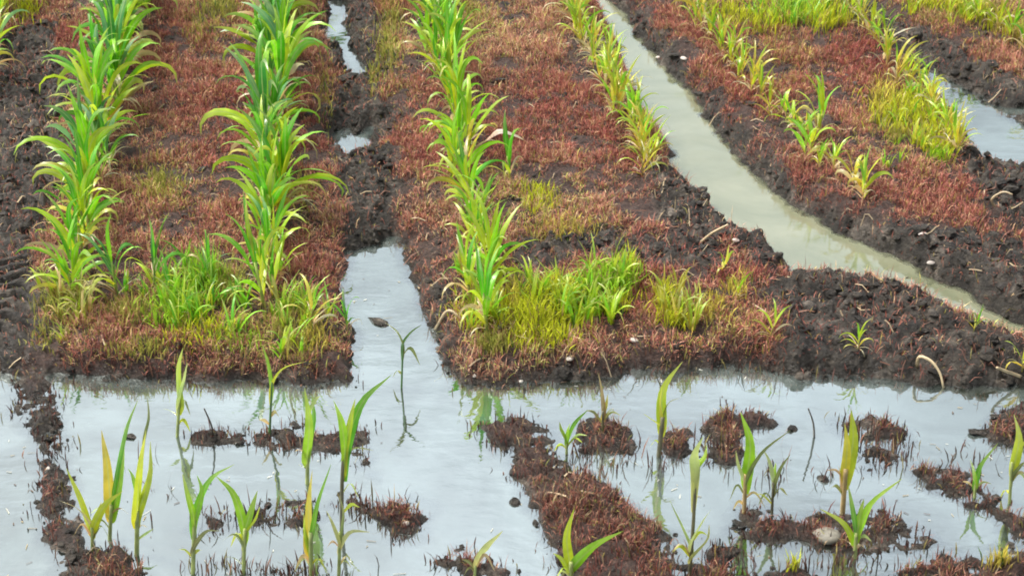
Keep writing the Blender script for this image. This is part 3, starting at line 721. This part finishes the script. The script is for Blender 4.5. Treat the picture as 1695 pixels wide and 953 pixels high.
PALS = {
    'green': dict(dead=[(0.55, .47, .30), (0.60, .58, .40), (0.40, .27, .13), (0.50, .50, .20)], stem=(0.20, 0.30, 0.06), old=[TANC, YELG, (0.5, 0.46, 0.3)], low=[LIME, GREEN, YELG], top=[GREEN, LIME, DEEP, GREEN, (0.10, 0.33, 0.10), (0.16, 0.36, 0.17)]),  # last two top greens are pale bluish, painting sky sheen into the leaves
    'lime': dict(dead=[(0.55, .47, .30), (0.60, .58, .40), (0.40, .27, .13), (0.50, .50, .20)], stem=(0.26, 0.30, 0.07), old=[TANC, YELL, YELG], low=[YELG, LIME, YELG], top=[LIME, GREEN, YELG]),
    'yellow': dict(dead=[(0.55, .47, .30), (0.60, .58, .40), (0.40, .27, .13), (0.50, .50, .20)], stem=(0.32, 0.30, 0.08), old=[TANC, YELL, (0.5, .45, .28)], low=[YELL, YELG], top=[YELG, YELL, LIME]),
}
def jitter(c, a=0.18):
    k = random.uniform(1 - a, 1 + a); return tuple(min(.6, x * k * random.uniform(.9, 1.1)) for x in c)
def row_plant(style, pal_, loc, scale, label, group):
    v = random.choice(LIB[style]); e = bpy.data.objects.new('maize_plant', None); COL.objects.link(e)
    e.empty_display_size = 0.05; e.location = loc; e.rotation_euler = (random.gauss(0, .09), random.gauss(0, .09), random.uniform(0, 6.28)); e.scale = (scale, scale, scale * random.uniform(.88, 1.2))
    tag(e, label, 'maize plant', group)
    for nm, me, fam_, dry in v:
        o = link(nm, me, e); pc = PALS[pal_][fam_]
        c = pc if nm == 'stem' else random.choice(pc)
        o.color = (*jitter(c), dry * random.uniform(.5, 1.0))
    return e
def walk(px, z=0.075):
    w_ = [P(u, v, z) for u, v in px]; seg = [np.linalg.norm(w_[i + 1] - w_[i]) for i in range(len(w_) - 1)]; tot = sum(seg)
    def at_(d):
        for i, s in enumerate(seg):
            if d <= s or i == len(seg) - 1: return w_[i] + (w_[i + 1] - w_[i]) * (d / s)
            d -= s
    return at_, tot
# (base line as pixels near -> far, spacing m, style near, style far, palette near/far, scale near/far, label, group)
ROWS = [
    ([(-22, 150), (5, 50), (30, -60), (45, -140)], .13, 'mid', 'lush', 'lime', 'green', .85, 1.0, 'maize plant with drooping straw tipped leaves in the row left of the bare wheel track', 'maize row beside the wheel track'),
    ([(122, 505), (138, 430), (152, 340), (176, 220), (200, 110), (222, 0), (240, -110)], .085, 'mid', 'lush', 'lime', 'green', .82, 1.08, '# maize plant from the flood end of the dense row beside the wheel track', 'dense maize row right of the wheel track'),
    ([(447, 510), (452, 430), (455, 340), (458, 220), (462, 110), (466, 0), (470, -110)], .085, 'mid', 'lush', 'lime', 'green', .82, 1.08, '# maize plant from the flood end of the dense row left of the central furrow', 'dense maize row left of the central furrow'),
    ([(808, 552), (798, 470), (782, 380), (766, 290), (748, 190), (726, 90), (704, 0), (690, -90)], .10, 'mid', 'mid', 'lime', 'lime', .80, 1.02, '# maize plant from the flood end of the row right of the central furrow', 'maize row right of the central furrow'),
    ([(1080, 292), (1054, 236), (1022, 176), (986, 112), (950, 44), (920, -20), (892, -100)], .05, 'thin', 'thin', 'yellow', 'yellow', .86, 1.0, '# yellow maize plant from the clod end of the row along the muddy furrow', 'yellowing maize row along the muddy furrow'),
    ([(1446, 336), (1384, 295), (1322, 232), (1246, 158), (1196, 98), (1154, 34), (1122, -50)], .068, 'wilt', 'thin', 'yellow', 'yellow', .66, .9, '# maize plant from the flood end of the sparse row right of the muddy furrow', 'sparse maize row right of the muddy furrow'),
    ([(1572, 262), (1560, 205), (1512, 140), (1455, 80), (1395, 20), (1350, -60)], .07, 'thin', 'thin', 'yellow', 'yellow', .75, .9, '# maize plant from the puddle end of the grassy row beside the pale puddle', 'maize row beside the pale puddle'),
    ([(1760, 130), (1690, 85), (1620, 30), (1560, -30)], .12, 'wilt', 'thin', 'yellow', 'lime', .9, 1.0, 'yellow green maize plant on the red bed beyond the dark furrow', 'maize row beyond the dark furrow'),
]
ONES = 'first second third fourth fifth sixth seventh eighth ninth tenth eleventh twelfth thirteenth fourteenth fifteenth sixteenth seventeenth eighteenth nineteenth'.split()
TENS = {2: ('twentieth', 'twenty'), 3: ('thirtieth', 'thirty'), 4: ('fortieth', 'forty'), 5: ('fiftieth', 'fifty'), 6: ('sixtieth', 'sixty')}
def ordinal(k):
    if k < 20: return ONES[k - 1]
    a, b = divmod(k, 10); return TENS[a][0] if b == 0 else TENS[a][1] + '-' + ONES[b - 1]
for px, sp, s0, s1, p0, p1, k0, k1, lab, grp in ROWS:
    f_, tot = walk(px); d = 0.0; cnt = 0
    while d < tot:
        t = d / tot; p_ = f_(d) + np.array([random.gauss(0, .022), random.gauss(0, .025), 0])
        z = max(0.0, hz(p_[0], p_[1]))
        st = s0 if random.random() > t * 1.8 else s1; pl = p0 if random.random() > t * 1.7 else p1
        row_plant(st, pl, (p_[0], p_[1], z), (k0 + (k1 - k0) * t) * random.uniform(.7, 1.2), lab.replace('#', ordinal(cnt + 1)), grp); cnt += 1
        d += sp * random.uniform(.75, 1.25)

# single plants off the rows, each with its own look
for u, v, st, pl, k, lab in [
    (195, 492, 'mid', 'green', .72, 'upright green maize plant among weeds just right of the leftmost row end'),
    (255, 480, 'mid', 'green', .66, 'slim green maize plant among weeds midway between the two dense rows'),
    (345, 470, 'thin', 'green', .8, 'small green maize plant in the weedy patch left of the second dense row'),
    (515, 545, 'thin', 'yellow', .85, 'small yellow maize plant on red weeds at the central furrow edge'),
    (575, 548, 'thin', 'green', .55, 'dark green seedling at the left water edge of the central furrow'),
    (845, 300, 'wilt', 'lime', 1.0, 'wilted maize plant with pale curled leaves fallen over the red bed'),
    (1195, 452, 'wilt', 'yellow', .45, 'tiny pale withered seedling on dark clods near the muddy furrow'),
    (1218, 500, 'thin', 'yellow', .5, 'tiny yellowing seedling on red weeds in front of the dark clods'),
    (1275, 560, 'thin', 'yellow', .6, 'small yellow seedling near the flood bank right of the yellow grass'),
    (1420, 580, 'thin', 'yellow', .5, 'yellow green seedling standing alone on the bare clod bank'),
    (1355, 230, 'thin', 'lime', 1.2, 'taller arching green maize plant on the bed right of the muddy furrow'),
    (1612, 548, 'thin', 'lime', .35, 'tiny green seedling at the tail end of the muddy furrow'),
    (1690, 625, 'wilt', 'yellow', .5, 'yellow wilted seedling on the bank at the flood edge'),
]:
    p_ = on_ground(u, v); row_plant(st, pl, tuple(p_), k, lab, None)

# loose grass tufts round the bed ends
def tuft_variant(seed):
    r = random.Random(seed); out_ = []
    for k in range(r.randint(8, 11)):
        a = r.uniform(0, 6.28); pts = arch(-0.004, r.uniform(.08, .17), a, R(r.uniform(58, 88)), R(r.uniform(10, 110)), 7)
        pts[:, 0] += r.gauss(0, .010); pts[:, 1] += r.gauss(0, .010)
        out_.append(strip('leaf', pts, r.uniform(.006, .012), np.array([-math.sin(a), math.cos(a), 0]), r.gauss(0, .4), .3, r.gauss(0, .6), .1, seed * 17 + k))
    return out_
TUFT = [tuft_variant(5000 + k) for k in range(8)]
def tufts(cu, cv, ru, rv, cnt, cols, label, group, k0=1.0):
    for _ in range(cnt):
        p_ = on_ground(cu + random.gauss(0, .5) * ru, cv + random.gauss(0, .5) * rv)
        if p_[2] < 0.01: continue
        e = bpy.data.objects.new('grass_tuft', None); COL.objects.link(e); e.location = tuple(p_); e.empty_display_size = .04
        e.rotation_euler = (0, 0, random.uniform(0, 6.28)); e.scale = (k0 * random.uniform(.7, 1.25),) * 3; tag(e, label, 'grass tuft', group)
        for me in random.choice(TUFT):
            o = link('leaf', me, e); o.color = (*jitter(random.choice(cols), .25), random.uniform(.1, .9))
tufts(310, 500, 110, 60, 26, [GREEN, LIME, YELG], 'loose green grass tuft in the weedy bed end between the two dense maize rows', 'grass tufts between the dense rows')
tufts(110, 520, 50, 50, 12, [YELG, (0.34, .36, .07), TANC], 'loose olive grass tuft at the foot of the maize row beside the wheel track', 'grass tufts beside the wheel track')
tufts(480, 520, 60, 50, 16, [YELG, LIME, (0.34, .36, .07)], 'loose yellow green grass tuft at the left edge of the central furrow', 'grass tufts left of the central furrow')
tufts(800, 490, 45, 60, 18, [LIME, YELG, YELL], 'loose lime green grass tuft round the maize stems right of the central furrow', 'grass tufts right of the central furrow')
tufts(950, 505, 90, 42, 30, [YELG, YELG, LIME], 'bright yellow green grass tuft in the clump on the middle bed end', 'grass tufts on the middle bed end')
tufts(1130, 515, 60, 40, 10, [YELG, YELL, (0.34, .36, .07)], 'small yellowish grass tuft on red weeds right of the bright clump', 'grass tufts right of the bright clump')
tufts(1510, 205, 60, 50, 20, [YELG, YELL, LIME], 'yellow grass tuft on the bed end beside the pale puddle', 'grass tufts beside the pale puddle', .8)
tufts(1330, 25, 90, 30, 22, [LIME, YELG, GREEN], 'bright green grass tuft between the two right hand maize rows', 'grass tufts between the right hand rows', .9)
tufts(1600, 25, 80, 25, 14, [YELG, YELL], 'yellow green grass tuft on the red bed beyond the dark furrow', 'grass tufts beyond the dark furrow', .8)

# ================================================================== SEEDLINGS IN THE FLOOD (each posed on its own)
COLS = dict(g=(0.11, 0.36, 0.02), d=(0.05, 0.13, 0.03), l=(0.24, 0.46, 0.02), y=(0.40, 0.50, 0.025), Y=YELL, t=TANC, o=(0.16, 0.19, 0.06), p=(0.36, 0.44, 0.16), k=(0.09, 0.085, 0.045), s=(0.22, 0.27, 0.08), r=(0.30, 0.22, 0.09))
def seedling(stem_px, stem_w, stem_c, leaves, label, name='maize_seedling', cat='seedling'):
    u0, v0 = stem_px[0]
    b = on_ground(u0, v0); Y0 = b[1]; sc = FPX / (Y0 * CP + (CAMH - b[2]) * SP)
    e = bpy.data.objects.new(name, None); COL.objects.link(e); e.location = tuple(b); e.empty_display_size = 0.05
    tag(e, label, cat)
    r = random.Random(int(u0 * 7 + v0))
    pts = [PY(u, v, Y0) - b for u, v in stem_px]; pts[0] = pts[0] * 0 + np.array([0, 0, -0.02])
    o = link('stem', tube('stem', catmull(pts, 6), stem_w / sc * .36, stem_w / sc * .30), e); o.color = (*COLS[stem_c], 1)
    more = []
    for k in range(r.randint(2, 3)):          # small ragged lower leaves
        t_ = r.uniform(.15, .75); i_ = len(stem_px) - 1
        su = stem_px[0][0] + (stem_px[i_][0] - stem_px[0][0]) * t_; sv = stem_px[0][1] + (stem_px[i_][1] - stem_px[0][1]) * t_
        sg = r.choice((-1, 1)); ln_ = r.uniform(14, 34)
        more.append(([(su, sv), (su + sg * ln_ * .5, sv - ln_ * r.uniform(.3, .8)), (su + sg * ln_, sv - ln_ * r.uniform(-.5, .8))], r.uniform(4, 8), r.choice('pyot')))
    for k, (lp, wpx, c) in enumerate(list(leaves) + more):
        lp = list(lp); d0 = stem_px[0][1] - lp[0][1]
        if k < len(leaves) and d0 > 14:
            lp = [(lp[0][0] + (stem_px[0][0] - lp[0][0]) * .38, lp[0][1] + d0 * .38)] + lp[0:1] + lp[1:]
        dep = r.uniform(-1, 1) * 0.045
        q = []
        for j, (u, v) in enumerate(lp):
            q.append(PY(u, v, Y0 + dep * (j / (len(lp) - 1)) ** 1.3) - b)
        if v0 - max(v for _, v in lp) < 4: q[0][2] = max(q[0][2], 0.0)
        pc = catmull(q, 11); tan = pc[-1] - pc[0]
        side = np.cross(tan, np.array([0, 1, 0.3])); side /= np.linalg.norm(side) + 1e-9
        me = strip('leaf', pc, wpx / sc * 0.85, side, r.choice((-1, 1)) * r.uniform(.2, .7), 0.3, r.gauss(0, .6), 0.16, int(u0) + k, True)
        o = link('leaf', me, e); o.color = (*jitter(COLS[c], .08), r.uniform(.1, .6))
    return e
SEED = [
    ([(152, 912), (152, 872)], 9, 's', [([(150, 880), (132, 825), (110, 775)], 17, 'y'), ([(152, 880), (172, 838), (203, 812)], 19, 'y'), ([(150, 872), (130, 843), (98, 828)], 13, 't'), ([(153, 885), (160, 855), (168, 830)], 12, 'Y')], 'yellow green seedling with a tan leaf rooted on the mud strip'),
    ([(180, 892), (184, 835)], 10, 's', [([(184, 850), (178, 775), (168, 712)], 25, 'Y'), ([(186, 850), (202, 765), (206, 700)], 20, 'l'), ([(186, 820), (208, 715), (228, 662)], 10, 'g')], 'tall seedling with broad yellow blade and thin green tip, beside the mud strip'),
    ([(225, 918), (227, 845)], 12, 's', [([(227, 850), (232, 775), (242, 712)], 23, 'y'), ([(228, 850), (247, 790), (249, 730)], 18, 'y'), ([(227, 820), (220, 790), (212, 775)], 10, 'l'), ([(238, 730), (246, 690), (243, 650)], 6, 'o')], 'upright yellow green seedling with closed blades standing in the flood'),
    ([(318, 948), (322, 852)], 11, 's', [([(322, 862), (311, 820), (302, 784)], 13, 'l'), ([(322, 860), (345, 797), (388, 768)], 18, 'g'), ([(322, 860), (334, 815), (326, 786)], 14, 'l'), ([(318, 910), (340, 880), (366, 878)], 9, 'o')], 'green seedling with one blade arching towards its lower neighbour in the flood'),
    ([(402, 948), (405, 875)], 10, 's', [([(405, 880), (388, 820), (358, 788)], 19, 'l'), ([(405, 880), (417, 840), (426, 812)], 15, 'l'), ([(402, 905), (388, 884), (366, 896)], 8, 'o'), ([(404, 890), (422, 860), (430, 838)], 9, 'y')], 'low green seedling with a backward bent blade in the flood'),
    ([(515, 952), (514, 880)], 12, 's', [([(513, 905), (511, 845), (517, 778)], 25, 'Y'), ([(516, 890), (527, 830), (548, 768)], 12, 'g'), ([(514, 915), (505, 880), (503, 850)], 10, 'y')], 'seedling with a single broad upright yellow blade in the flood'),
    ([(508, 800), (509, 735)], 10, 's', [([(508, 760), (512, 700), (504, 642)], 22, 'l'), ([(509, 745), (519, 690), (516, 655)], 14, 'g'), ([(509, 690), (522, 662), (530, 655)], 8, 'p')], 'straight green seedling behind the small mud bar'),
    ([(565, 882), (566, 800), (570, 735)], 10, 'k', [([(571, 745), (564, 695), (552, 662)], 17, 'l'), ([(573, 745), (598, 668), (648, 620)], 20, 'g'), ([(572, 740), (580, 695), (588, 660)], 14, 'y'), ([(568, 770), (585, 742), (618, 745)], 6, 'o')], 'tall seedling with dark stem and a long green blade reaching over open water'),
    ([(560, 952), (563, 880)], 9, 's', [([(563, 905), (580, 880), (612, 880)], 10, 'p'), ([(561, 900), (550, 865), (540, 845)], 9, 'p'), ([(563, 890), (568, 850), (562, 820)], 8, 'o')], 'pale thin seedling at the foot of the dark stemmed one'),
    ([(785, 955), (787, 935)], 8, 's', [([(786, 945), (800, 912), (832, 878)], 19, 'p'), ([(786, 945), (776, 930), (765, 925)], 9, 'o')], 'pale seedling with one slanting blade on a small clod in open water'),
    ([(945, 965), (945, 930)], 12, 's', [([(945, 940), (938, 890), (950, 842)], 21, 'y'), ([(947, 940), (985, 902), (1032, 878)], 24, 'l'), ([(943, 945), (930, 925), (916, 915)], 12, 'y')], 'yellow green seedling with two spreading blades before the red weed strip'),
    ([(1141, 955), (1148, 860), (1152, 760)], 9, 'k', [([(1151, 785), (1150, 752), (1164, 722)], 21, 'p'), ([(1151, 780), (1166, 755), (1170, 735)], 12, 'l'), ([(1143, 905), (1124, 862), (1108, 826)], 11, 'p'), ([(1145, 900), (1162, 865), (1178, 842)], 12, 'p'), ([(1144, 925), (1170, 895), (1174, 868)], 11, 'p')], 'tall dark stemmed seedling with pale lower blades in the flood'),
    ([(1090, 755), (1097, 690)], 12, 'k', [([(1096, 705), (1098, 645), (1130, 598)], 23, 'y'), ([(1096, 700), (1106, 668), (1127, 658)], 8, 'o'), ([(1095, 705), (1092, 665), (1097, 635)], 13, 'Y')], 'seedling with a yellow pointed blade on a thick dark stem by the bank'),
    ([(998, 712), (998, 680)], 7, 'k', [([(998, 690), (997, 655), (990, 616)], 12, 'r'), ([(998, 690), (1004, 668), (1006, 652)], 9, 'Y')], 'small withered brownish seedling on a red weed mound'),
    ([(938, 752), (938, 730)], 7, 's', [([(938, 738), (930, 715), (926, 698)], 10, 'l'), ([(938, 738), (950, 703), (973, 678)], 9, 'g'), ([(938, 736), (940, 712), (944, 700)], 9, 'l')], 'little green seedling beside the clod at the start of the red strip'),
    ([(1232, 848), (1234, 785)], 11, 'r', [([(1234, 800), (1242, 735), (1226, 682)], 25, 'l'), ([(1235, 795), (1262, 748), (1308, 712)], 8, 'o'), ([(1233, 800), (1222, 770), (1218, 745)], 9, 'p'), ([(1234, 790), (1250, 760), (1255, 730)], 12, 'l')], 'green seedling with a broad blade and a thin dark side blade, weed island'),
    ([(1278, 852), (1280, 798)], 7, 'k', [([(1280, 805), (1274, 765), (1262, 742)], 10, 'p'), ([(1281, 805), (1292, 775), (1308, 752)], 8, 'o'), ([(1280, 805), (1282, 780), (1284, 765)], 9, 'l')], 'small thin seedling on the weed island'),
    ([(1395, 848), (1400, 775)], 13, 'r', [([(1399, 790), (1412, 730), (1409, 678)], 30, 'y'), ([(1399, 785), (1402, 735), (1398, 700)], 18, 'Y'), ([(1396, 820), (1392, 790), (1388, 770)], 8, 't')], 'upright seedling with broad yellow blade and tan sheath near the stone'),
    ([(1415, 922), (1418, 880)], 11, 's', [([(1419, 890), (1444, 832), (1493, 792)], 24, 'l'), ([(1418, 885), (1410, 835), (1404, 802)], 11, 'g'), ([(1415, 900), (1396, 865), (1358, 842)], 14, 'y'), ([(1418, 890), (1424, 850), (1430, 825)], 14, 'l')], 'green seedling with spread blades right of the pale stone'),
    ([(1614, 822), (1615, 795)], 8, 's', [([(1615, 805), (1624, 770), (1652, 733)], 14, 'g'), ([(1615, 805), (1612, 780), (1606, 760)], 9, 'l')], 'small green seedling on the long narrow red weed strip'),
    ([(1672, 832), (1675, 765)], 8, 's', [([(1677, 775), (1687, 725), (1678, 685)], 21, 'y'), ([(1678, 770), (1690, 740), (1704, 722)], 12, 'y'), ([(1675, 790), (1690, 770), (1700, 762)], 8, 'o')], 'yellow green seedling before the dark mound beside the narrow strip'),
    ([(664, 642), (667, 568)], 5, 'd', [([(667, 572), (656, 548), (638, 534)], 6, 'o'), ([(667, 570), (680, 550), (697, 538)], 6, 'd')], 'thin dark forked seedling standing in the central furrow'),
    ([(292, 722), (297, 655)], 8, 's', [([(297, 665), (294, 615), (303, 575)], 20, 'y'), ([(297, 665), (304, 630), (310, 600)], 12, 'p')], 'bright yellow green seedling with one upright blade near the weedy bank'),
    ([(445, 722), (450, 632)], 6, 'd', [([(450, 640), (468, 610), (508, 598)], 8, 'y'), ([(449, 640), (443, 600), (434, 570)], 9, 'l')], 'slender seedling with one bent blade behind the flat mud bar'),
]
for a in SEED: seedling(*a)

# dry stalks, twigs and fallen leaves
def dry_stalk(px, wpx, colr, label, name='dry_stalk', cat='stalk', flat=False):
    b = on_ground(*px[0]); Y0 = b[1]; sc = FPX / (Y0 * CP + (CAMH - b[2]) * SP)
    Ye = on_ground(*px[-1])[1] if px[-1][1] >= px[0][1] + 8 else Y0 - 0.05
    pts = [PY(u, v, Y0 + (Ye - Y0) * j / (len(px) - 1)) - b for j, (u, v) in enumerate(px)]; pts[0] = np.array([0, 0, -0.005])
    pc = catmull(pts, 12)
    if flat: me = strip(name, pc, wpx / sc, np.array([0, 0.6, 0.8]), 0.3, .3, .8, .2, int(px[0][0]))
    else: me = tube(name, pc, wpx / sc * .5, wpx / sc * .32, STEM, 6)
    o = link(name, me); o.location = tuple(b); o.color = (*colr, .9); tag(o, label, cat)
DRY = (0.36, 0.29, 0.18)
dry_stalk([(1518, 606), (1522, 590), (1542, 598), (1556, 618), (1562, 642)], 6, DRY, 'pale bent dry stalk arching from the bank into the flood')
dry_stalk([(1348, 722), (1346, 700), (1338, 676)], 4, (0.05, .04, .03), 'thin dark twig between two weed mounds', 'twig', 'twig')
dry_stalk([(352, 722), (350, 704), (338, 676)], 4, (0.05, .04, .03), 'thin dark twig standing on the flat mud bar', 'twig', 'twig')
dry_stalk([(1650, 345), (1642, 330), (1660, 318), (1676, 322)], 5, DRY, 'pale curled root on the dark bank near the puddle', 'root', 'root')
dry_stalk([(800, 235), (822, 218), (850, 222), (876, 238)], 13, (0.62, .55, .5), 'pale dry maize leaf curled over the red bed', 'dry_leaf', 'leaf', True)
dry_stalk([(720, 530), (742, 514), (768, 532)], 6, DRY, 'pale dry grass stem arched over the furrow bank')
dry_stalk([(1160, 405), (1180, 385), (1205, 372)], 6, DRY, 'pale dry stalk lying towards the dark clods')
dry_stalk([(1470, 65), (1490, 52), (1520, 44)], 6, (0.62, .6, .5), 'pale dry leaf slanting over the dark furrow', 'dry_leaf', 'leaf', True)
dry_stalk([(1690, 628), (1660, 612), (1650, 608)], 6, DRY, 'tan dry stem lying on the bank at the flood edge')

# straw and stalk litter
n = 1500
lx = rng.uniform(GX0, GX1, n * 3); ly = rng.uniform(GY0, GY1, n * 3); lz = sample(CZ, lx, ly)
k_ = lz > 0.012; lx, ly, lz = lx[k_][:n], ly[k_][:n], lz[k_][:n]; n = len(lx)
VV = np.zeros((n, 6, 3)); C = np.ones((n, 6, 4))
az = rng.uniform(0, 6.28, n); L = rng.uniform(.02, .075, n); W_ = rng.uniform(.0025, .0055, n)
for k in range(3):
    s = (k - 1) * L / 2; x = lx + np.cos(az) * s; y = ly + np.sin(az) * s + (k == 1) * rng.normal(0, .006, n)
    z = np.maximum(sample(CZ, x, y), 0) + .006 + (k == 1) * rng.uniform(0, .014, n)
    VV[:, 2 * k] = np.stack([x - np.sin(az) * W_ / 2, y + np.cos(az) * W_ / 2, z], -1); VV[:, 2 * k + 1] = np.stack([x + np.sin(az) * W_ / 2, y - np.cos(az) * W_ / 2, z + .002], -1)
cc = np.where(rng.uniform(0, 1, (n, 1)) < .5, np.array([[.34, .27, .17]]), np.array([[.16, .085, .06]])) * rng.uniform(.5, 1.3, (n, 1))
C[:, :, :3] = cc[:, None, :]
F = ((np.arange(n) * 6)[:, None] + np.array([[0, 1, 3, 2, 2, 3, 5, 4]])).ravel()
me = mesh_np('straw_litter', VV.reshape(-1, 3), F, 4, BLADE, False)
a = me.attributes.new('tint', 'FLOAT_COLOR', 'POINT'); a.data.foreach_set('color', C.astype(np.float32).ravel())
tag(link('straw_litter', me), kind='stuff')

# flecks of straw and scum afloat on the flood
n = 420
fx_ = rng.uniform(GX0, GX1, n * 4); fy_ = rng.uniform(GY0, 6.6, n * 4); fz_ = sample(CZ, fx_, fy_)
k_ = (fz_ < -0.004) & (fbm(fx_, fy_, 2.4, 3, 301) > -0.05); fx_, fy_ = fx_[k_][:n], fy_[k_][:n]; n = len(fx_)
az = rng.uniform(0, 6.28, n); L = rng.gamma(2, .006, n) + .003; W_ = np.minimum(L * .5, rng.uniform(.002, .005, n))
VV = np.zeros((n, 4, 3)); C = np.ones((n, 4, 4))
for k, (a_, b_) in enumerate(((-1, -1), (1, -.6), (1, .8), (-1, 1))):
    VV[:, k] = np.stack([fx_ + np.cos(az) * L * a_ / 2 - np.sin(az) * W_ * b_ / 2, fy_ + np.sin(az) * L * a_ / 2 + np.cos(az) * W_ * b_ / 2, np.full(n, .0025)], -1)
C[:, :, :3] = (np.array([(.30, .25, .15), (.10, .07, .05), (.42, .42, .36)])[rng.choice(3, n, p=[.3, .4, .3])] * rng.uniform(.6, 1.2, (n, 1)))[:, None, :]
me = mesh_np('floating_litter', VV.reshape(-1, 3), np.arange(n * 4), 4, BLADE, False)
a = me.attributes.new('tint', 'FLOAT_COLOR', 'POINT'); a.data.foreach_set('color', C.astype(np.float32).ravel())
tag(link('floating_litter', me), kind='stuff')
